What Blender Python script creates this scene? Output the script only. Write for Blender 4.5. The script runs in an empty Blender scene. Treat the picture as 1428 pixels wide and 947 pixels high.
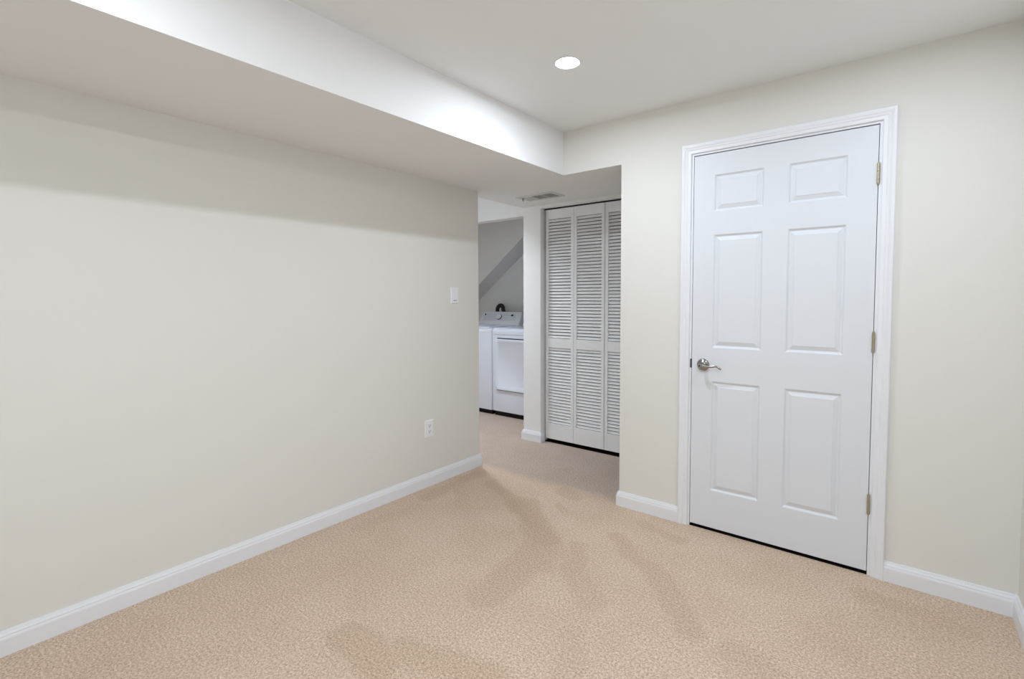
import bpy, bmesh, math, random
from mathutils import Vector, Matrix

random.seed(4)
SC = bpy.context.scene
COL = SC.collection

# ------------------------------------------------------------------ camera
cam_data = bpy.data.cameras.new('camera')
cam_data.sensor_fit = 'HORIZONTAL'
cam_data.sensor_width = 36.0
cam_data.lens = 689.46 * 36.0 / 1428.0
cam_data.shift_y = -27.2 / 1428.0
cam_data.clip_start = 0.02
cam = bpy.data.objects.new('camera', cam_data)
COL.objects.link(cam)
fwd = Vector((-0.62066, 0.78273, -0.04592))
rgt = Vector((0.78364, 0.62121, -0.00298))
upv = rgt.cross(fwd)
M3 = Matrix((rgt, upv, -fwd)).transposed()
cam.matrix_world = Matrix.Translation((0, 0, 1.2831)) @ M3.to_4x4()
SC.camera = cam

# ------------------------------------------------------------------ world, exposure
world = bpy.data.worlds.new('world')
SC.world = world
world.use_nodes = True
world.node_tree.nodes['Background'].inputs[0].default_value = (0.0, 0.0, 0.0, 1)
world.node_tree.nodes['Background'].inputs[1].default_value = 0.0
SC.view_settings.view_transform = 'Standard'
SC.view_settings.look = 'None'
SC.view_settings.gamma = 1.0
SC.view_settings.use_curve_mapping = False
SC.view_settings.exposure = 0.06

# lamps: recessed downlights, one hall can added (x, y), colour, strength of the lens
ROOM_COL = (0.845, 0.955, 1.085)
HALL_COL = (0.85, 0.94, 1.05)
FRONT_LEFT_W = 1270.0      # the lamp in view, near the soffit corner
FRONT_RIGHT_W = 740.0     # its neighbour in front of the door
REAR_LEFT_W = 1020.0       # the two lamps over the camera's end of the room
REAR_RIGHT_W = 2850.0
HALL_W = 660.0
ROOM_LIGHTS = [(-1.225, 1.955), (-0.02, 1.98), (-1.225, 0.12), (-0.02, 0.12)]
HALL_LIGHTS = [(-3.05, 3.04), (-4.15, 3.04)]  # second can is unseen, added to brighten the dryer and laundry

# ------------------------------------------------------------------ dimensions (metres)
XL, XS, XO, XR = -2.513, -1.755, -1.346, 0.387      # left wall, soffit face, opening jamb, right wall
D = 2.756                                           # far wall with the door
YN = -0.75                                          # wall behind the camera
ZS, ZC = 2.074, 2.347                               # soffit underside, ceiling
XB = -2.672                                         # hall edge of the soffit / pillar side
YP = 3.537                                          # front of pillar and closet wall
YB = 4.92                                           # back of laundry
WT = 0.12


# ------------------------------------------------------------------ materials
def new_mat(name):
    m = bpy.data.materials.new(name)
    m.use_nodes = True
    nt = m.node_tree
    return m, nt, nt.nodes['Principled BSDF']


def paint(name, col, rough=0.6, bump=0.0, scale=180.0, spec=0.3):
    m, nt, b = new_mat(name)
    b.inputs['Base Color'].default_value = (*col, 1)
    b.inputs['Roughness'].default_value = rough
    b.inputs['Specular IOR Level'].default_value = spec
    if bump > 0:
        tc = nt.nodes.new('ShaderNodeTexCoord')
        n = nt.nodes.new('ShaderNodeTexNoise')
        n.inputs['Scale'].default_value = scale
        n.inputs['Detail'].default_value = 4
        bp = nt.nodes.new('ShaderNodeBump')
        bp.inputs['Strength'].default_value = bump
        bp.inputs['Distance'].default_value = 0.001
        nt.links.new(tc.outputs['Object'], n.inputs['Vector'])
        nt.links.new(n.outputs['Fac'], bp.inputs['Height'])
        nt.links.new(bp.outputs['Normal'], b.inputs['Normal'])
    return m


def metal(name, col, rough=0.3):
    m, nt, b = new_mat(name)
    b.inputs['Base Color'].default_value = (*col, 1)
    b.inputs['Metallic'].default_value = 1.0
    tc = nt.nodes.new('ShaderNodeTexCoord')
    n = nt.nodes.new('ShaderNodeTexNoise')
    n.inputs['Scale'].default_value = 300
    mr = nt.nodes.new('ShaderNodeMapRange')
    mr.inputs[3].default_value = rough * 0.8
    mr.inputs[4].default_value = rough * 1.2
    nt.links.new(tc.outputs['Object'], n.inputs['Vector'])
    nt.links.new(n.outputs['Fac'], mr.inputs[0])
    nt.links.new(mr.outputs[0], b.inputs['Roughness'])
    return m


def emit(name, col, strength):
    m, nt, b = new_mat(name)
    b.inputs['Base Color'].default_value = (0.9, 0.9, 0.9, 1)
    b.inputs['Emission Color'].default_value = (*col, 1)
    b.inputs['Emission Strength'].default_value = strength
    return m


M_WALL = paint('cream_wall_paint', (0.83, 0.805, 0.75), 0.75, 0.10, 220, 0.2)
M_CEIL = paint('white_ceiling_paint', (0.92, 0.91, 0.90), 0.85, 0.08, 200, 0.1)
M_TRIM = paint('white_trim_gloss_paint', (0.88, 0.885, 0.91), 0.38, 0.0, 90, 0.45)
M_DOOR = paint('white_door_paint', (0.80, 0.815, 0.845), 0.45, 0.06, 140, 0.4)
M_LOUV = paint('white_louver_paint', (0.89, 0.89, 0.89), 0.5, 0.05, 120, 0.3)
M_ENAMEL = paint('white_appliance_enamel', (0.85, 0.885, 0.97), 0.22, 0.0, 1, 0.5)
M_CONSOLE = paint('silver_grey_console_plastic', (0.90, 0.92, 0.98), 0.35, 0.0, 1, 0.4)
M_PANEL = paint('grey_control_panel', (0.78, 0.80, 0.86), 0.3, 0.0, 1, 0.4)
M_BLACK = paint('black_plastic', (0.008, 0.008, 0.01), 0.5, 0.0, 1, 0.2)
M_DARK = paint('dark_duct_interior', (0.03, 0.03, 0.03), 0.8, 0.0, 1, 0.1)
M_PLATE = paint('white_device_plastic', (0.93, 0.93, 0.94), 0.3, 0.0, 1, 0.45)
M_SLOT = paint('dark_slot', (0.06, 0.06, 0.06), 0.6, 0.0, 1, 0.1)
M_VENT = paint('vent_white_enamel', (0.70, 0.70, 0.68), 0.45, 0.0, 1, 0.3)
M_NICKEL = metal('satin_nickel', (0.36, 0.345, 0.325), 0.2)
M_HINGE = metal('aged_brass_nickel', (0.46, 0.42, 0.30), 0.36)
M_STEEL = metal('dark_track_steel', (0.05, 0.05, 0.05), 0.6)
M_CHROME = metal('chrome', (0.8, 0.8, 0.82), 0.12)
M_HOSE = paint('dark_rubber_hose', (0.05, 0.05, 0.052), 0.6, 0.3, 60, 0.2)
M_LENSES = [emit('frosted_lens', ROOM_COL, w_) for w_ in (FRONT_LEFT_W, FRONT_RIGHT_W, REAR_LEFT_W, REAR_RIGHT_W)]
M_LENSH = emit('frosted_lens_hall', HALL_COL, HALL_W)
M_BAFFLE = paint('black_can_baffle', (0.03, 0.03, 0.03), 0.7, 0.0, 1, 0.2)
M_GLOW = emit('frosted_diffuser_glow', ROOM_COL, 22.0)
M_GAP_SHADE = paint('dark_gap_shade', (0.012, 0.010, 0.008), 0.8, 0.0, 1, 0.05)
M_FIXT = paint('white_fixture_plastic', (0.85, 0.85, 0.85), 0.4, 0.0, 1, 0.3)


def carpet():
    m, nt, b = new_mat('beige_cut_pile_carpet')
    L = nt.links
    N = nt.nodes

    def node(t, **kw):
        n = N.new(t)
        for k, v in kw.items():
            setattr(n, k, v)
        return n
    tc = node('ShaderNodeTexCoord')
    geo = tc.outputs['Object']
    # yarn tufts: fine fibres and the coarser clumps of the cut pile
    tuft = node('ShaderNodeTexNoise')
    tuft.inputs['Scale'].default_value = 185
    tuft.inputs['Detail'].default_value = 3
    tuft.inputs['Roughness'].default_value = 0.7
    L.new(geo, tuft.inputs['Vector'])
    clump = node('ShaderNodeTexNoise')
    clump.inputs['Scale'].default_value = 105
    clump.inputs['Detail'].default_value = 2
    L.new(geo, clump.inputs['Vector'])
    half = node('ShaderNodeMath', operation='MULTIPLY')
    half.inputs[1].default_value = 0.38
    L.new(clump.outputs['Fac'], half.inputs[0])
    mad = node('ShaderNodeMath', operation='MULTIPLY_ADD')
    mad.inputs[1].default_value = 0.62
    L.new(tuft.outputs['Fac'], mad.inputs[0]); L.new(half.outputs[0], mad.inputs[2])
    ramp = node('ShaderNodeValToRGB')
    e = ramp.color_ramp.elements
    e[0].position = 0.36; e[0].color = (0.41, 0.287, 0.199, 1)
    e[1].position = 0.63; e[1].color = (0.91, 0.725, 0.57, 1)
    mid = e.new(0.5); mid.color = (0.675, 0.508, 0.378, 1)
    L.new(mad.outputs[0], ramp.inputs['Fac'])
    # nap brushed the other way: vacuum and foot strokes, each with its own shape on the floor
    wob = node('ShaderNodeTexNoise')
    wob.inputs['Scale'].default_value = 5.0
    wob.inputs['Detail'].default_value = 4
    L.new(geo, wob.inputs['Vector'])
    cen = node('ShaderNodeVectorMath', operation='SUBTRACT')
    cen.inputs[1].default_value = (0.5, 0.5, 0.5)
    L.new(wob.outputs['Color'], cen.inputs[0])
    sc = node('ShaderNodeVectorMath', operation='MULTIPLY')
    sc.inputs[1].default_value = (0.16, 0.16, 0.0)
    L.new(cen.outputs[0], sc.inputs[0])
    pos = node('ShaderNodeVectorMath', operation='ADD')
    L.new(geo, pos.inputs[0]); L.new(sc.outputs[0], pos.inputs[1])
    STROKES = [  # ax, ay, bx, by, half width, strength
        (-2.215, 2.548, -1.83, 2.39, 0.055, 0.8), (-1.83, 2.40, -1.46, 2.10, 0.10, 1.0),
        (-1.44, 2.05, -1.37, 1.56, 0.11, 0.75), (-1.277, 2.157, -1.168, 1.94, 0.05, 0.7),
        (-1.168, 1.96, -1.017, 1.80, 0.08, 0.6), (-1.178, 2.369, -0.90, 2.17, 0.055, 0.8),
        (-0.90, 2.17, -0.62, 1.88, 0.07, 0.8), (-1.119, 2.596, -0.905, 2.534, 0.05, 0.7),
        (-2.368, 2.429, -2.06, 2.13, 0.05, 0.55), (-2.37, 2.10, -2.40, 2.60, 0.07, 0.8),
        (-1.744, 2.738, -1.625, 2.696, 0.05, 0.7), (-1.66, 2.516, -1.58, 2.50, 0.03, 0.7),
        (-1.619, 1.05, -1.38, 1.00, 0.07, 0.9), (-1.40, 1.119, -1.06, 1.20, 0.08, 0.8),
        (-1.36, 1.95, -1.28, 1.88, 0.045, 0.6), (-0.45, 1.85, -0.25, 1.75, 0.07, 0.6),
        (-2.05, 1.45, -1.72, 1.20, 0.08, 0.35), (-0.95, 1.55, -0.80, 1.30, 0.07, 0.5),
        (-0.10, 2.55, 0.20, 2.52, 0.06, 0.6), (-2.34, 1.60, -2.30, 1.95, 0.06, 0.45),
    ]
    total = None
    for ax, ay, bx, by, hw, st in STROKES:
        dx, dy = bx - ax, by - ay
        ll = dx * dx + dy * dy
        s1 = node('ShaderNodeVectorMath', operation='SUBTRACT')
        s1.inputs[1].default_value = (ax, ay, 0)
        L.new(pos.outputs[0], s1.inputs[0])
        dt = node('ShaderNodeVectorMath', operation='DOT_PRODUCT')
        dt.inputs[1].default_value = (dx / ll, dy / ll, 0)
        L.new(s1.outputs[0], dt.inputs[0])
        cl = node('ShaderNodeClamp')
        L.new(dt.outputs['Value'], cl.inputs[0])
        on = node('ShaderNodeVectorMath', operation='SCALE')
        on.inputs[0].default_value = (dx, dy, 0)
        L.new(cl.outputs[0], on.inputs['Scale'])
        s2 = node('ShaderNodeVectorMath', operation='DISTANCE')
        L.new(s1.outputs[0], s2.inputs[0]); L.new(on.outputs[0], s2.inputs[1])
        mr = node('ShaderNodeMapRange', interpolation_type='SMOOTHSTEP')
        mr.inputs[1].default_value = hw * 0.6
        mr.inputs[2].default_value = hw * 1.35
        mr.inputs[3].default_value = st
        mr.inputs[4].default_value = 0.0
        L.new(s2.outputs['Value'], mr.inputs[0])
        if total is None:
            total = mr.outputs[0]
        else:
            mx = node('ShaderNodeMath', operation='MAXIMUM')
            L.new(total, mx.inputs[0]); L.new(mr.outputs[0], mx.inputs[1])
            total = mx.outputs[0]
    # broad soft nap patches
    pat = node('ShaderNodeTexNoise')
    pat.inputs['Scale'].default_value = 3.2
    pat.inputs['Detail'].default_value = 5
    pat.inputs['Roughness'].default_value = 0.6
    L.new(geo, pat.inputs['Vector'])
    pm = node('ShaderNodeMapRange')
    pm.inputs[1].default_value = 0.40; pm.inputs[2].default_value = 0.72
    pm.inputs[3].default_value = 0.0; pm.inputs[4].default_value = 0.6
    L.new(pat.outputs['Fac'], pm.inputs[0])
    mx = node('ShaderNodeMath', operation='MAXIMUM')
    L.new(total, mx.inputs[0]); L.new(pm.outputs[0], mx.inputs[1])
    mix = node('ShaderNodeMix', data_type='RGBA', blend_type='MULTIPLY')
    mix.inputs['B'].default_value = (0.86, 0.83, 0.78, 1)
    L.new(mx.outputs[0], mix.inputs['Factor'])
    L.new(ramp.outputs['Color'], mix.inputs['A'])
    # greyer past the doorway: the hall's light change and nap painted into the carpet
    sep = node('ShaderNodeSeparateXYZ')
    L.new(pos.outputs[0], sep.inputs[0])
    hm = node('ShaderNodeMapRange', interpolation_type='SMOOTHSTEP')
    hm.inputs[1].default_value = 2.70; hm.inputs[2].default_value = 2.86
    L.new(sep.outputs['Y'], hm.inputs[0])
    hall_shade = node('ShaderNodeMix', data_type='RGBA', blend_type='MULTIPLY')
    hall_shade.inputs['B'].default_value = (0.76, 0.79, 0.86, 1)
    L.new(hm.outputs[0], hall_shade.inputs['Factor'])
    L.new(mix.outputs['Result'], hall_shade.inputs['A'])
    L.new(hall_shade.outputs['Result'], b.inputs['Base Color'])
    b.inputs['Roughness'].default_value = 0.95
    b.inputs['Specular IOR Level'].default_value = 0.05
    b.inputs['Sheen Weight'].default_value = 0.15
    bp = node('ShaderNodeBump')
    bp.inputs['Strength'].default_value = 0.55
    bp.inputs['Distance'].default_value = 0.006
    L.new(mad.outputs[0], bp.inputs['Height'])
    L.new(bp.outputs['Normal'], b.inputs['Normal'])
    return m


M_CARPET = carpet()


# ------------------------------------------------------------------ mesh helpers
class MB:
    """collects shapes in one bmesh and links them as ONE mesh object"""

    def __init__(self):
        self.bm = bmesh.new()

    def face(self, vs):
        try:
            self.bm.faces.new(vs)
        except ValueError:
            pass

    def box(self, a, b, bevel=0.0, seg=2):
        x0, y0, z0 = (min(a[i], b[i]) for i in range(3))
        x1, y1, z1 = (max(a[i], b[i]) for i in range(3))
        bm = bmesh.new()
        r = bmesh.ops.create_cube(bm, size=1.0)
        for v in r['verts']:
            v.co = Vector((x0 + (v.co.x + .5) * (x1 - x0), y0 + (v.co.y + .5) * (y1 - y0), z0 + (v.co.z + .5) * (z1 - z0)))
        if bevel > 0:
            bmesh.ops.bevel(bm, geom=bm.edges[:], offset=bevel, segments=seg, affect='EDGES', profile=0.5)
        self.join(bm)
        return self

    def join(self, bm):
        me = bpy.data.meshes.new('tmp')
        bm.to_mesh(me)
        bm.free()
        self.bm.from_mesh(me)
        bpy.data.meshes.remove(me)

    def prism(self, poly, fn, t0, t1, bevel=0.0, seg=2):
        """polygon (u, v) extruded from t0 to t1; fn maps (u, v, t) to a point"""
        bm = bmesh.new()
        A = [bm.verts.new(fn(u, v, t0)) for u, v in poly]
        B = [bm.verts.new(fn(u, v, t1)) for u, v in poly]
        n = len(poly)
        for i in range(n):
            bm.faces.new((A[i], A[(i + 1) % n], B[(i + 1) % n], B[i]))
        bm.faces.new(A[::-1]); bm.faces.new(B)
        bmesh.ops.recalc_face_normals(bm, faces=bm.faces[:])
        if bevel > 0:
            bmesh.ops.bevel(bm, geom=bm.edges[:], offset=bevel, segments=seg, affect='EDGES', profile=0.5)
        self.join(bm)
        return self

    def sweep(self, path, prof, fn):
        """profile (offset to the left of the path, height) swept along a mitred 2-D path"""
        P = [Vector(p) for p in path]
        offs = []
        for i in range(len(P)):
            ns = []
            if i > 0:
                d = (P[i] - P[i - 1]).normalized(); ns.append(Vector((-d.y, d.x)))
            if i < len(P) - 1:
                d = (P[i + 1] - P[i]).normalized(); ns.append(Vector((-d.y, d.x)))
            if len(ns) == 2:
                s = ns[0] + ns[1]
                offs.append(s * (2.0 / s.length_squared))
            else:
                offs.append(ns[0])
        rings = []
        for p, o in zip(P, offs):
            rings.append([self.bm.verts.new(fn(p.x + o.x * a, p.y + o.y * a, h)) for a, h in prof])
        n = len(prof)
        for r0, r1 in zip(rings, rings[1:]):
            for i in range(n):
                self.face((r0[i], r0[(i + 1) % n], r1[(i + 1) % n], r1[i]))
        self.face(rings[0][::-1]); self.face(rings[-1])
        return self

    def lathe(self, prof, origin, axis, seg=32, cap=True):
        """profile (radius, height along axis) turned about the axis"""
        ax = Vector(axis).normalized()
        t = Vector((0, 0, 1)) if abs(ax.z) < .9 else Vector((1, 0, 0))
        u = ax.cross(t).normalized(); w = ax.cross(u)
        o = Vector(origin)
        rings = []
        for r, h in prof:
            if r < 1e-6:
                rings.append([self.bm.verts.new(o + ax * h)])
            else:
                rings.append([self.bm.verts.new(o + ax * h + (u * math.cos(2 * math.pi * k / seg) + w * math.sin(2 * math.pi * k / seg)) * r) for k in range(seg)])
        for a, b in zip(rings, rings[1:]):
            for k in range(seg):
                k2 = (k + 1) % seg
                if len(a) == 1 and len(b) == 1:
                    continue
                if len(a) == 1:
                    self.face((a[0], b[k], b[k2]))
                elif len(b) == 1:
                    self.face((a[k], b[0], a[k2]))
                else:
                    self.face((a[k], b[k], b[k2], a[k2]))
        if cap:
            if len(rings[0]) > 1: self.face(rings[0])
            if len(rings[-1]) > 1: self.face(rings[-1][::-1])
        return self

    def tube(self, pts, rad, seg=12):
        P = [Vector(p) for p in pts]
        R = rad if isinstance(rad, (list, tuple)) else [rad] * len(P)
        rings = []
        prev = None
        for i, p in enumerate(P):
            d = (P[min(i + 1, len(P) - 1)] - P[max(i - 1, 0)]).normalized()
            if prev is None:
                t = Vector((0, 0, 1)) if abs(d.z) < .9 else Vector((1, 0, 0))
                u = d.cross(t).normalized()
            else:
                u = (prev - d * prev.dot(d)).normalized()
            prev = u
            w = d.cross(u)
            r = R[i]
            ru, rw = r if isinstance(r, tuple) else (r, r)
            rings.append([self.bm.verts.new(p + u * math.cos(2 * math.pi * k / seg) * ru + w * math.sin(2 * math.pi * k / seg) * rw) for k in range(seg)])
        for a, b in zip(rings, rings[1:]):
            for k in range(seg):
                k2 = (k + 1) % seg
                self.face((a[k], a[k2], b[k2], b[k]))
        self.face(rings[0][::-1]); self.face(rings[-1])
        return self

    def build(self, name, mat, parent=None, smooth=None):
        bmesh.ops.recalc_face_normals(self.bm, faces=self.bm.faces[:])
        me = bpy.data.meshes.new(name)
        if parent is not None:
            bmesh.ops.translate(self.bm, verts=self.bm.verts[:], vec=-root_loc(parent))
        self.bm.to_mesh(me)
        self.bm.free()
        o = bpy.data.objects.new(name, me)
        me.materials.append(mat)
        if smooth:
            me.polygons.foreach_set('use_smooth', [True] * len(me.polygons))
            me.set_sharp_from_angle(angle=math.radians(smooth))
        COL.objects.link(o)
        if parent is not None:
            o.parent = parent
        return o


def root_loc(o):
    v = Vector((0, 0, 0))
    while o is not None:
        v += o.location
        o = o.parent
    return v


def thing(name, label, cat, loc, group=None):
    o = bpy.data.objects.new(name, None)
    o.empty_display_size = 0.1
    o.location = loc
    COL.objects.link(o)
    o['label'] = label
    o['category'] = cat
    if group:
        o['group'] = group
    return o


def struct(o):
    o['kind'] = 'structure'
    return o


XY = lambda u, v, h: Vector((u, v, h))


# ------------------------------------------------------------------ floor and walls
fl = MB()
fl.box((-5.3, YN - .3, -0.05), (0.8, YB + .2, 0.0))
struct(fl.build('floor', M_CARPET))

w = MB()
w.prism([(XL, YN - WT), (XL, D + .008), (-5.2, D + .008), (-5.2, D + .008 - WT), (XL - WT, D + .008 - WT), (XL - WT, YN - WT)], XY, 0, ZC)
struct(w.build('wall_left', M_WALL))

DX0, DX1, DTOP = -0.9325, -0.0875, 2.0635        # rough opening behind the door jamb
w = MB()
w.box((XL, D, ZS + .0015), (XO, D + WT, ZC))
w.box((XO, D, 0), (DX0, D + WT, ZC))
w.box((DX0, D, DTOP), (DX1, D + WT, ZC))
w.box((DX1, D, 0), (XR + WT, D + WT, ZC))
struct(w.build('wall_back', M_WALL))
struct(MB().box((XR, YN - WT, 0), (XR + WT, D, ZC)).build('wall_right', M_WALL))
struct(MB().box((XL, YN - WT, 0), (XR, YN, ZC)).build('wall_front', M_WALL))

# closet and hall shell behind the opening
w = MB()
w.box((XB, YP, 0), (-2.487, YP + .10, ZS))                 # pillar at the closet corner
w.box((XB, YP + .10, 0), (-2.56, YB, ZS))                  # partition between laundry and closet
w.box((-2.487, YP, 2.052), (-1.16, YP + .10, ZS))          # thin header over the louvered doors
struct(w.build('wall_closet', M_CEIL))
struct(MB().box((-5.2, YP, 2.003), (XB, YP + .10, ZC)).build('wall_laundry_header', M_CEIL))
struct(MB().box((-5.2, YB, 0), (0.3, YB + .1, ZC)).build('wall_laundry_back', M_CEIL))
struct(MB().box((-5.2, D + .008, 0), (-5.1, YB, ZC)).build('wall_hall_left', M_WALL))
w = MB()
w.box((-1.20, D + WT, 0), (-1.10, YB, ZC))
struct(w.build('wall_hall_right', M_WALL))
struct(MB().box((-1.10, D + 0.75, 0), (XR + WT, D + 0.85, ZC)).build('wall_room_closet', M_DARK))

c = MB()
HH = .071            # cut-outs for the can lights of the hall
xr = 0.8
for HX, HY in HALL_LIGHTS:
    c.box((HX + HH, YN - .2, ZC), (xr, YB + .2, ZC + .16))
    c.box((HX - HH, YN - .2, ZC), (HX + HH, HY - HH, ZC + .16))
    c.box((HX - HH, HY + HH, ZC), (HX + HH, YB + .2, ZC + .16))
    xr = HX - HH
c.box((-5.3, YN - .2, ZC), (xr, YB + .2, ZC + .16))
struct(c.build('ceiling', M_CEIL))
# dropped soffit: along the left wall of the room, and over the hall
s = MB()
s.box((XL, YN, ZS), (XS, D, ZC))
s.box((XB, D + .008, ZS), (XL, D + WT, ZC))
s.box((XL, D + .0005, ZS), (XO, D + WT, ZS + .0015))
s.box((XB, D + WT, ZS), (-1.20, YP + .10, ZC))
s.box((XB, YP + .10, ZS), (-1.20, YB, ZC))
struct(s.build('ceiling_soffit', M_CEIL))

# boxed-in underside of the staircase above the laundry machines
zz = lambda x: 1.836 + .783 * (x + 3.70)
st = MB()
xa = -5.1
st.prism([(xa, zz(xa)), (-3.20, zz(-3.20)), (-3.20, ZC), (xa, ZC)], lambda u, v, t: Vector((u, t, v)), 4.63, YB)
struct(st.build('ceiling_stair_underside', M_CEIL))

# ------------------------------------------------------------------ baseboards
BP = [(0, 0), (0.015, 0), (0.015, 0.060), (0.0135, 0.066), (0.012, 0.069), (0.012, 0.074), (0.0085, 0.081), (0.006, 0.0895), (0, 0.0895)]
rev = lambda P: [(-a, h) for a, h in P]
b = MB()
b.sweep([(XL - .3, D + .008), (XL, D + .008), (XL, YN)], BP, XY)
struct(b.build('baseboard_left', M_TRIM))
b = MB()
b.sweep([(-0.978, D), (XO, D), (XO, D + WT)], BP, XY)
b.sweep([(XR, YN), (XR, D), (-0.0413, D)], BP, XY)
struct(b.build('baseboard_back', M_TRIM))
b = MB()
b.sweep([(XB, YP + .6), (XB, YP), (-2.487, YP), (-2.487, YP + .045)], rev(BP), XY)
struct(b.build('baseboard_pillar', M_TRIM))

# ------------------------------------------------------------------ room door, its frame and casing
LX0, LX1, LZ0, LZ1 = -0.9138, -0.1059, 0.0172, 2.0422
XZ = lambda u, v, h: Vector((u, D - h, v))
CAS = [(0, 0), (0, .0075), (.003, .0095), (.017, .0095), (.020, .012), (.028, .013), (.033, .0165), (.041, .018), (.047, .018), (.050, .0155), (.050, 0)]
t = MB()
t.sweep([(-0.928, 0), (-0.928, 2.058), (-0.0915, 2.058), (-0.0915, 0)], CAS, XZ)
struct(t.build('trim_1', M_TRIM, smooth=25))
t = MB()    # jamb with its stop
for x0, x1, sx in ((-0.9325, -0.9170, 1), (-0.1030, -0.0875, -1)):
    t.box((x0, D + .0005, 0), (x1, D + WT, 2.061))
    xi = x1 if sx > 0 else x0
    t.box((xi, D + .040, 0), (xi + sx * .011, D + .075, 2.046))
t.box((-0.9170, D + .0005, 2.0478), (-0.1030, D + WT, 2.061))
t.box((-0.906, D + .040, 2.0380), (-0.114, D + .075, 2.0478))
struct(t.build('trim_2', M_TRIM))


# near-black strips standing in for shade under the door and the closet doors
struct(MB().box((-0.9165, D + .002, -.01), (-0.1035, D + WT, .004)).build('door_gap_shade', M_GAP_SHADE))
struct(MB().box((-2.486, 3.597, -.01), (-1.201, 3.70, .004)).build('closet_gap_shade', M_GAP_SHADE))


def panel_slab(mb, x0, x1, z0, z1, yf, yb, cols, rows):
    """six panel door: flat stiles and rails with moulded raised panels"""
    bm = mb.bm
    xs = sorted({x0, x1, *[c for cc in cols for c in cc]})
    zs = sorted({z0, z1, *[c for cc in rows for c in cc]})
    V = {}

    def vert(x, y, z):
        k = (round(x, 5), round(y, 5), round(z, 5))
        if k not in V:
            V[k] = bm.verts.new((x, y, z))
        return V[k]
    for i in range(len(xs) - 1):
        for j in range(len(zs) - 1):
            a, c, e, f = xs[i], xs[i + 1], zs[j], zs[j + 1]
            if (a, c) in cols and (e, f) in rows:
                ring = [(0, 0), (.003, .0015), (.008, .0075), (.0125, .0090), (.0145, .0085), (.0180, .0065), (.0300, .0022), (.0325, .0005), (.0345, .0003)]
                prev = None
                for o, d in ring:
                    r = [vert(a + o, yf + d, e + o), vert(c - o, yf + d, e + o), vert(c - o, yf + d, f - o), vert(a + o, yf + d, f - o)]
                    if prev:
                        for k in range(4):
                            bm.faces.new((prev[k], prev[(k + 1) % 4], r[(k + 1) % 4], r[k]))
                    prev = r
                bm.faces.new(prev)
            else:
                bm.faces.new((vert(a, yf, e), vert(c, yf, e), vert(c, yf, f), vert(a, yf, f)))
    # rest of the slab, a little behind the face
    mb.box((x0, yf + .0102, z0), (x1, yb, z1))
    for p, q in (((x0, z0), (x1, z0)), ((x1, z0), (x1, z1)), ((x1, z1), (x0, z1)), ((x0, z1), (x0, z0))):
        bm.faces.new([bm.verts.new((p[0], yf, p[1])), bm.verts.new((q[0], yf, q[1])), bm.verts.new((q[0], yf + .0102, q[1])), bm.verts.new((p[0], yf + .0102, p[1]))])


door = thing('door_1', 'closed white six-panel door with lever handle and three hinges', 'door', (-0.51, D, 0.0))
struct(door)
m = MB()
panel_slab(m, LX0, LX1, LZ0, LZ1, D + .001, D + .036,
           [(-0.808, -0.567), (-0.458, -0.217)], [(0.224, 0.826), (1.008, 1.614), (1.737, 1.931)])
m.build('door_panel', M_DOOR, door)

hz = 0.912
hx = -0.852
h = MB()
h.lathe([(0, 0), (.0325, 0), (.0335, .003), (.032, .007), (.026, .012), (.017, .016), (.013, .020), (.0115, .030), (.0115, .046), (.0135, .050), (.0135, .060), (.010, .064), (0, .065)],
        (hx, D + .001, hz), (0, -1, 0), 36)
hn = h.build('door_handle', M_NICKEL, door, smooth=40)
h = MB()
lev = [(-.010, 0.0, .0070, .008), (.008, 0.000, .0060, .008), (.028, -.002, .0042, .007), (.048, -.003, .0034, .006), (.064, -.001, .0032, .006),
       (.076, .002, .0034, .006), (.086, .001, .0036, .006), (.096, -.006, .0036, .006), (.103, -.012, .003, .005), (.106, -.0145, .0018, .003)]
h.tube([(hx + a, D - .054 + .10 * max(0, a - .03) , hz + z) for a, z, r, q in lev], [(r, q) for a, z, r, q in lev], 14)
h.build('lever', M_NICKEL, hn, smooth=50)
h = MB()
h.lathe([(0, 0), (.004, 0), (.004, .002), (0, .002)], (hx, D - .0645, hz), (0, -1, 0), 14)
h.build('lock_button', M_SLOT, hn)
h = MB()
h.box((-0.9235, D - .001, hz - .022), (-0.9135, D + .012, hz + .028), .002)
h.build('strike_plate', M_SLOT, door)
for zc_ in (1.828, 1.076, 0.332):
    k = MB()
    hxk = -0.1042
    for i in range(5):
        z0 = zc_ - .0445 + i * .0178
        k.lathe([(0, 0), (.0055, 0), (.0062, .0008), (.0062, .0165), (.0055, .0173), (0, .0173)], (hxk, D - .0058, z0), (0, 0, 1), 16)
    k.lathe([(0, 0), (.0042, .0), (.0042, .003), (.002, .0055), (0, .006)], (hxk, D - .0058, zc_ + .0440), (0, 0, 1), 14)
    k.lathe([(0, 0), (.0042, .0), (.0042, .003), (.002, .0055), (0, .006)], (hxk, D - .0058, zc_ - .0440), (0, 0, -1), 14)
    k.box((hxk - .0012, D - .004, zc_ - .0445), (hxk + .0012, D + .030, zc_ + .0445))
    k.build('hinge', M_HINGE, door, smooth=40)

# ------------------------------------------------------------------ louvered bifold closet doors
YF = 3.595


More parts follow.
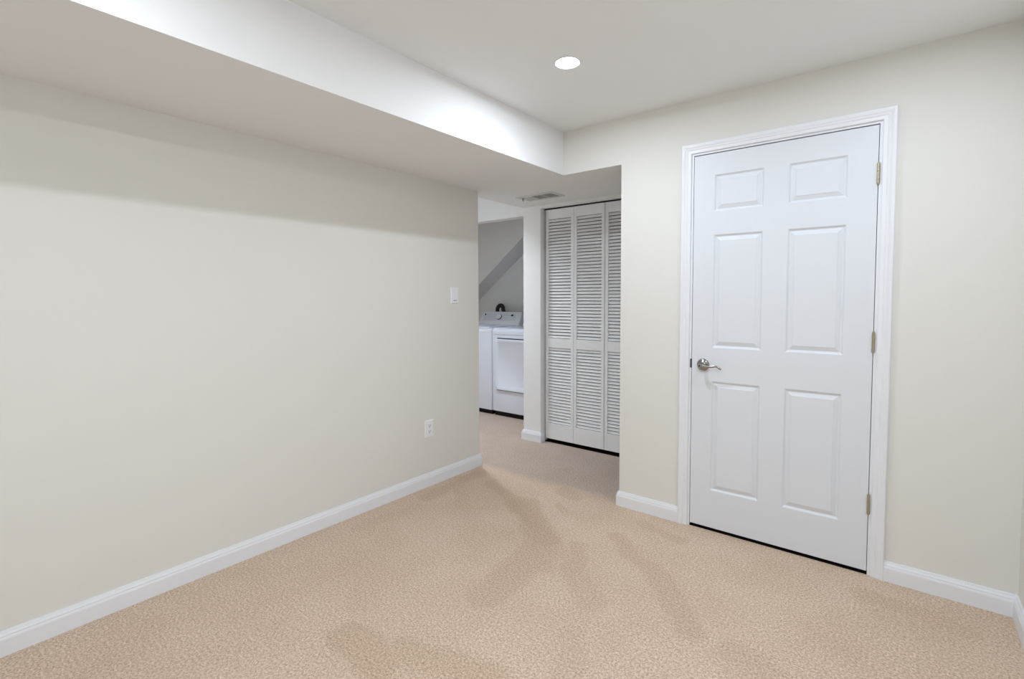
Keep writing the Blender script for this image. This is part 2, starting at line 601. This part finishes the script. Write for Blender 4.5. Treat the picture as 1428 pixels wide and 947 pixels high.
def louver_panel(x0, x1, parent):
    z0, z1 = 0.033, 2.040
    yb = YF + .028
    sw = .027
    f = MB()
    f.box((x0, YF, z0), (x0 + sw, yb, z1), .0015, 1)
    f.box((x1 - sw, YF, z0), (x1, yb, z1), .0015, 1)
    for a, c in ((z0, .172), (.843, .925), (1.957, z1)):
        f.box((x0 + sw, YF + .0012, a), (x1 - sw, yb - .001, c))
    o = f.build('door_panel', M_LOUV, parent)
    s = MB()
    for a, c in ((.172, .843), (.925, 1.957)):
        n = round((c - a) / .0273)
        p = (c - a) / n
        for i in range(n):
            z = a + (i + .5) * p
            # slat leans out at its lower edge
            cy, cz = YF + .0140, z
            ang = math.radians(60)
            hl, ht = .0112, .0027
            dy, dz = -math.cos(ang) * hl, -math.sin(ang) * hl
            ny, nz = -math.sin(ang) * ht, math.cos(ang) * ht
            poly = [(cy + dy + ny, cz + dz + nz), (cy - dy + ny, cz - dz + nz), (cy - dy - ny, cz - dz - nz), (cy + dy - ny, cz + dz - nz)]
            s.prism(poly, lambda u, v, t: Vector((t, u, v)), x0 + sw, x1 - sw)
    s.build('louver_slats', M_LOUV, o)
    return o


PX = [-2.474, -2.187, -1.896, -1.606, -1.318]
for n, (i, lab) in enumerate(((0, 'white louvered bifold closet door beside the pillar, both leaves in view'),
                              (2, 'white louvered bifold closet door partly hidden behind the room wall edge'))):
    bd = thing('door_%d' % (n + 2), lab, 'closet door', ((PX[i] + PX[i + 2]) / 2, YF, 0))
    struct(bd)
    g = .0028
    louver_panel(PX[i] + g, PX[i + 1] - .001, bd)
    louver_panel(PX[i + 1] + .001, PX[i + 2] - g, bd)
    pv = MB()
    for px_ in (PX[i] + .03, PX[i + 2] - .03):
        pv.lathe([(0, 0), (.004, 0), (.004, .020), (0, .020)], (px_, YF + .014, 2.037), (0, 0, 1), 10)
    pv.build('pivot_pin', M_CHROME, bd)
tr = MB()
tr.box((-2.487, YF - .002, 2.0445), (-1.22, YF + .030, 2.052))
struct(tr.build('trim_3', M_STEEL))

# ------------------------------------------------------------------ laundry machines
YZ = lambda u, v, t: Vector((t, u, v))


def rounded(poly, r_map, n=5):
    """round chosen corners of a polygon: r_map {index: radius}"""
    out = []
    N_ = len(poly)
    for i, p in enumerate(poly):
        r = r_map.get(i, 0)
        p = Vector(p)
        if not r:
            out.append(tuple(p)); continue
        a = (Vector(poly[i - 1]) - p).normalized(); b_ = (Vector(poly[(i + 1) % N_]) - p).normalized()
        ang = a.angle(b_)
        d = r / math.tan(ang / 2)
        s_, e_ = p + a * d, p + b_ * d
        c = p + (a + b_).normalized() * (r / math.sin(ang / 2))
        v0, v1 = s_ - c, e_ - c
        tot = v0.angle_signed(v1)
        for k in range(n + 1):
            th = -tot * k / n
            out.append((c.x + v0.x * math.cos(th) - v0.y * math.sin(th), c.y + v0.x * math.sin(th) + v0.y * math.cos(th)))
    return out


def console(x0, x1, top, parent, knob=True):
    """sloping control console at the back of a laundry machine"""
    c = MB()
    bm = bmesh.new()
    ins = .022
    zb = top - .004
    pts = [(4.560, zb), (4.750, zb), (4.750, zb + .150), (4.665, zb + .168)]
    poly = rounded(pts, {2: .02, 3: .025})
    A = [bm.verts.new((x0 + (ins if z > zb + .1 else 0), y, z)) for y, z in poly]
    B = [bm.verts.new((x1 - (ins if z > zb + .1 else 0), y, z)) for y, z in poly]
    n = len(poly)
    for i in range(n):
        bm.faces.new((A[i], A[(i + 1) % n], B[(i + 1) % n], B[i]))
    bm.faces.new(A[::-1]); bm.faces.new(B)
    bmesh.ops.recalc_face_normals(bm, faces=bm.faces[:])
    bmesh.ops.bevel(bm, geom=[e for e in bm.edges if abs(e.verts[0].co.x - e.verts[1].co.x) < .03], offset=.008, segments=3, affect='EDGES')
    c.join(bm)
    co = c.build('control_console', M_CONSOLE, parent, smooth=40)
    # face frame: origin at lower edge, s up the slope
    base = Vector((0, 4.560, zb)); topv = Vector((0, 4.665, zb + .168))
    d = (topv - base).normalized()
    nrm = Vector((0, -d.z, d.y))
    fp = lambda x, s_, h_: Vector((x, base.y + d.y * s_ + nrm.y * h_, base.z + d.z * s_ + nrm.z * h_))
    p = MB()
    p.prism([(x0 + .055, .070), (x1 - .075, .070), (x1 - .095, .172), (x0 + .065, .172)], lambda u, v, t: fp(u, v, t), -.001, .0015)
    p.build('control_panel', M_PANEL, co)
    if knob:
        xm = (x0 + x1) / 2 - .010
        k = MB()
        k.lathe([(0, -.001), (.036, -.001), (.036, .003), (.030, .004), (0, .004)], fp(xm, .118, 0), nrm, 32)
        k.build('dial_ring', M_BLACK, co, smooth=40)
        k = MB()
        k.lathe([(0, .003), (.031, .003), (.030, .022), (.027, .026), (0, .026)], fp(xm - .004, .122, 0), nrm, 32)
        k.build('dial_knob', M_PLATE, co, smooth=40)
        k = MB()
        k.prism([(x1 - .162, .136), (x1 - .130, .136), (x1 - .130, .158), (x1 - .162, .158)], lambda u, v, t: fp(u, v, t), 0, .0035)
        k.build('display_window', M_BLACK, co)
        k = MB()
        k.lathe([(0, 0), (.011, 0), (.011, .004), (0, .004)], fp(x0 + .075, .150, 0), nrm, 16)
        k.build('power_button', M_SLOT, co)
        for j in range(6):
            k = MB()
            k.lathe([(0, 0), (.007, 0), (.007, .0035), (0, .0035)], fp(xm + .085 + (j % 3) * .045, .098 + (j // 3) * .03, 0), nrm, 12)
            k.build('cycle_button', M_CONSOLE, co)
    return co


YM = 4.060       # front of the machines
# washer
WX0, WX1, WTOP = -4.185, -3.508, 0.945
ws = thing('washing_machine', 'white top-loading washing machine with dial console at the left of the laundry nook', 'washer', ((WX0 + WX1) / 2, YM, 0))
m = MB()
m.prism(rounded([(YM, .050), (4.750, .050), (4.750, WTOP), (YM, WTOP)], {3: .022}), YZ, WX0, WX1, .004, 2)
m.build('cabinet', M_ENAMEL, ws, smooth=35)
m = MB()
m.prism(rounded([(YM + .006, WTOP), (4.535, WTOP), (4.535, WTOP + .014), (YM + .006, WTOP + .014)], {2: .006, 3: .010}, 4), YZ, WX0 + .012, WX1 - .030)
lid = m.build('lid', M_ENAMEL, ws, smooth=35)
m = MB()
m.box((WX0 + .30, YM - .004, .900), (WX1 - .055, YM + .02, .918), .006, 3)
m.build('lid_grip', M_CONSOLE, lid)
m = MB()
m.box((WX0 + .01, YM + .028, 0.0), (WX1 - .01, 4.74, .051))
m.build('base', M_BLACK, ws)
console(WX0 + .012, WX1 - .018, WTOP, ws)

# dryer
DX0_, DX1_, DTOP_ = -3.490, -2.805, 0.955
dr = thing('clothes_dryer', 'white front-loading dryer with square door half hidden by the pillar', 'dryer', ((DX0_ + DX1_) / 2, YM, 0))
m = MB()
m.prism(rounded([(YM, .052), (4.750, .052), (4.750, DTOP_), (YM, DTOP_)], {3: .035}, 7), YZ, DX0_, DX1_, .006, 3)
m.build('cabinet', M_ENAMEL, dr, smooth=35)
m = MB()
m.prism(rounded([(YM - .006, .885), (YM + .02, .885), (YM + .02, .935), (YM - .006, .935)], {0: .005, 3: .012}), YZ, DX0_ + .004, DX1_ - .004)
m.build('front_rail', M_ENAMEL, dr, smooth=35)
# square door with a dished face
m = MB()
dx0, dx1, dz0, dz1 = DX0_ + .052, DX1_ - .052, .290, .838
bm = bmesh.new()


def rrect(x0, x1, z0, z1, r, y, sag=0.0):
    o = []
    for cx_, cz_, a0 in ((x1 - r, z1 - r, 0), (x0 + r, z1 - r, 90), (x0 + r, z0 + r, 180), (x1 - r, z0 + r, 270)):
        for k in range(6):
            a = math.radians(a0 + k * 18)
            o.append(bm.verts.new((cx_ + r * math.cos(a), y, cz_ + r * math.sin(a))))
    return o


rings = [rrect(dx0, dx1, dz0, dz1, .030, YM - .001), rrect(dx0, dx1, dz0, dz1, .030, YM - .018), rrect(dx0 + .006, dx1 - .006, dz0 + .006, dz1 - .006, .028, YM - .024),
         rrect(dx0 + .026, dx1 - .026, dz0 + .034, dz1 - .030, .024, YM - .024), rrect(dx0 + .034, dx1 - .034, dz0 + .044, dz1 - .038, .020, YM - .017)]
for a, b_ in zip(rings, rings[1:]):
    for k in range(len(a)):
        bm.faces.new((a[k], a[(k + 1) % len(a)], b_[(k + 1) % len(a)], b_[k]))
bm.faces.new(rings[-1])
m.join(bm)
dd = m.build('dryer_door', M_ENAMEL, dr, smooth=40)
m = MB()
m.box((dx0 + .02, YM - .005, dz1 + .001), (dx1 - .02, YM + .004, dz1 + .011))
m.build('door_gap', M_SLOT, dr)
m = MB()
m.box((dx0 + .01, YM - .003, dz0 - .008), (dx1 - .01, YM + .003, dz0 - .002))
m.build('door_gap', M_SLOT, dr)
m = MB()
m.box((DX0_ + .01, YM + .028, 0.0), (DX1_ - .01, 4.74, .053))
m.build('base', M_BLACK, dr)
console(DX0_ + .018, DX1_ - .012, DTOP_, dr)

# hose looping up behind the washer
hs = MB()
pts = []
for k in range(15):
    a = math.pi * k / 14
    pts.append((-3.995 - .046 * math.cos(a), 4.80 + .01 * math.sin(a), 1.135 + .046 * math.sin(a)))
pts = [(-4.041, 4.80, .013)] + pts + [(-3.949, 4.82, 1.08), (-3.949, 4.835, .013)]
hs.tube(pts, .024, 14)
# ribs of the corrugated hose
for k in range(2, 14):
    a = math.pi * (k - 1) / 13
    c = Vector((-3.995 - .046 * math.cos(a), 4.80 + .01 * math.sin(a), 1.135 + .046 * math.sin(a)))
    hs.lathe([(.022, -.002), (.0265, -.001), (.0265, .001), (.022, .002)], c, (math.sin(a), 0, math.cos(a)), 14)
ho = hs.build('drain_hose', M_HOSE, smooth=40)
ho['label'] = 'dark corrugated hose looping up behind the washer console'
ho['category'] = 'hose'

# ------------------------------------------------------------------ ceiling register in the hall soffit
vt = thing('ceiling_vent', 'white metal air register with slotted louvers in the dropped hall ceiling', 'vent', (-2.262, 3.215, ZS))
VX0, VX1, VY0, VY1 = -2.435, -2.090, 3.120, 3.312
fr = MB()
FP = [(0, 0), (0, .003), (.003, .006), (.024, .008), (.030, .005), (.030, 0)]
ux0, ux1, uy0, uy1 = VX0 + .030, VX1 - .030, VY0 + .030, VY1 - .030
bm = fr.bm
prev = None
for o_, dp in [(0, 0), (0, .003), (.003, .0055), (.024, .0070), (.030, .004), (.030, .0005)]:
    r = [bm.verts.new((VX0 + o_, VY0 + o_, ZS - dp)), bm.verts.new((VX1 - o_, VY0 + o_, ZS - dp)), bm.verts.new((VX1 - o_, VY1 - o_, ZS - dp)), bm.verts.new((VX0 + o_, VY1 - o_, ZS - dp))]
    if prev:
        for k in range(4):
            bm.faces.new((prev[k], prev[(k + 1) % 4], r[(k + 1) % 4], r[k]))
    prev = r
fr.build('frame', M_VENT, vt)
MB().box((ux0, uy0, ZS - .0012), (ux1, uy1, ZS - .0004)).build('duct_opening', M_DARK, vt)  # flat dark plate in place of the shaded depth of the duct
W3 = (ux1 - ux0) / 3
for k in (1, 2):
    fb = MB()
    fb.box((ux0 + W3 * k - .005, uy0, ZS - .0065), (ux0 + W3 * k + .005, uy1, ZS - .001))
    fb.build('divider_bar', M_VENT, vt)
for k in range(3):
    fn = MB()
    a0 = ux0 + W3 * k + .005
    a1 = ux0 + W3 * (k + 1) - .005
    if k == 0:
        a0 += 0
    nf = 7 if k == 0 else 5
    for i in range(nf):
        x = a0 + (i + .5) * (a1 - a0) / nf
        if k == 0:
            dxx = .0052
            fn.prism([(x - dxx, ZS - .0062), (x - dxx + .001, ZS - .0066), (x + dxx, ZS - .0020), (x + dxx - .001, ZS - .0016)], lambda u, v, t: Vector((u, t, v)), uy0, uy1)
        else:
            fn.prism([(x - .0012, ZS - .0050), (x - .0006, ZS - .0053), (x + .0014, ZS - .0016), (x + .0008, ZS - .0012)], lambda u, v, t: Vector((u, t, v)), uy0, uy1)
    fn.build('louver_fins', M_VENT, vt)
lv = MB()
lv.tube([(-2.388, 3.158, ZS - .004), (-2.388, 3.156, ZS - .022), (-2.384, 3.154, ZS - .030)], [.0035, .003, .004], 8)
lv.build('damper_lever', M_SLOT, vt, smooth=40)


# ------------------------------------------------------------------ wall devices on the left wall
def plate(mb, yc, zc, wy, hz_, th):
    """cover plate with sloped edges on the left wall"""
    bm = mb.bm
    prev = None
    for o_, d_ in ((0, 0), (0, .0015), (.004, th)):
        r = [bm.verts.new((XL + d_, yc - wy / 2 + o_, zc - hz_ / 2 + o_)), bm.verts.new((XL + d_, yc + wy / 2 - o_, zc - hz_ / 2 + o_)),
             bm.verts.new((XL + d_, yc + wy / 2 - o_, zc + hz_ / 2 - o_)), bm.verts.new((XL + d_, yc - wy / 2 + o_, zc + hz_ / 2 - o_))]
        if prev:
            for k in range(4):
                bm.faces.new((prev[k], prev[(k + 1) % 4], r[(k + 1) % 4], r[k]))
        prev = r
    bm.faces.new(prev)


sy, sz = 2.510, 1.297
sw_ = thing('light_switch', 'white rocker light switch on the left wall near its end', 'light switch', (XL, sy, sz))
m = MB(); plate(m, sy, sz, .074, .116, .0065); m.build('cover_plate', M_PLATE, sw_)
m = MB()
m.prism([(.0060, -.033), (.0105, -.033), (.0072, 0), (.0092, .033), (.0060, .033)], lambda u, v, t: Vector((XL + u, t, sz + v)), sy - .0165, sy + .0165)
m.build('rocker', M_PLATE, sw_)
m = MB()
m.box((XL + .0064, sy - .0165, sz - .0365), (XL + .0085, sy + .0165, sz - .0335))
m.build('rocker_gap', M_SLOT, sw_)

oy, oz = 2.255, 0.392
ol = thing('power_outlet', 'white duplex power outlet low on the left wall above the baseboard', 'power outlet', (XL, oy, oz))
m = MB(); plate(m, oy, oz, .076, .118, .0065); m.build('cover_plate', M_PLATE, ol)
for dz in (.0195, -.0195):
    m = MB()
    pr = [(math.cos(math.radians(a)) * .0172, max(-.0135, min(.0135, math.sin(math.radians(a)) * .0172))) for a in range(0, 360, 12)]
    m.prism(pr, lambda u, v, t: Vector((XL + t, oy + u, oz + dz + v)), .006, .0085)
    rc = m.build('receptacle', M_PLATE, ol)
    m = MB()
    for du in (-.0065, .0065):
        m.box((XL + .0080, oy + du - .0015, oz + dz - .001), (XL + .0089, oy + du + .0015, oz + dz + .008))
    m.lathe([(0, 0), (.0034, 0), (.0034, .0009), (0, .0009)], (XL + .0080, oy, oz + dz - .0075), (1, 0, 0), 12)
    m.build('socket_slots', M_SLOT, rc)


# ------------------------------------------------------------------ recessed downlights
def downlight(x, y, z, lens, label, group):
    t_ = thing('recessed_downlight', label, 'ceiling light', (x, y, z), group)
    k = MB()
    k.lathe([(.0515, -.0005), (.0515, .0030), (.0545, .0050), (.0620, .0042), (.0650, .0020), (.0655, -.0005)], (x, y, z), (0, 0, -1), 48, cap=False)
    k.build('trim_ring', M_FIXT, t_, smooth=40)
    k = MB()
    k.lathe([(.026, .0026), (.040, .0022), (.0515, .0010)], (x, y, z), (0, 0, -1), 40, cap=False)
    k.build('diffuser', M_GLOW, t_, smooth=60)
    k = MB()
    k.lathe([(0, .0028), (.014, .0028), (.026, .0026)], (x, y, z), (0, 0, -1), 40, cap=False)
    k.build('lens', lens, t_, smooth=60)
    return t_


labs = ['glowing round recessed downlight in the white ceiling, nearest the soffit corner',
        'round recessed downlight in the ceiling in front of the white door, above the frame',
        'round recessed downlight beside the soffit, above and behind the camera',
        'round recessed downlight by the right wall, above and behind the camera']
for i, ((x, y), lb) in enumerate(zip(ROOM_LIGHTS, labs)):
    downlight(x, y, ZC, M_LENSES[i], lb, 'recessed room downlights')
# deep can lights in the hall ceiling; the far left one is added
for (HX, HY), lb in zip(HALL_LIGHTS, ('round deep recessed can light in the hall ceiling before the dryer', 'added unseen can light at the far left of the hall, brightening dryer and laundry')):
    t_ = thing('recessed_can_light', lb, 'ceiling light', (HX, HY, ZC), 'hall can lights')
    k = MB()
    k.lathe([(.066, .0), (.066, .004), (.092, .005), (.100, .002), (.1005, -.0003), (.072, -.0003)], (HX, HY, ZC), (0, 0, -1), 48, cap=False)
    k.build('trim_ring', M_FIXT, t_, smooth=40)
    k = MB()
    k.lathe([(.066, -.100), (.066, .004), (.0675, .004), (.0675, -.100)], (HX, HY, ZC), (0, 0, -1), 48, cap=False)
    k.build('can_housing', M_BAFFLE, t_, smooth=40)
    k = MB()
    k.lathe([(0, -.086), (.040, -.088), (.066, -.092)], (HX, HY, ZC), (0, 0, -1), 40, cap=False)
    k.build('lens', M_LENSH, t_, smooth=60)
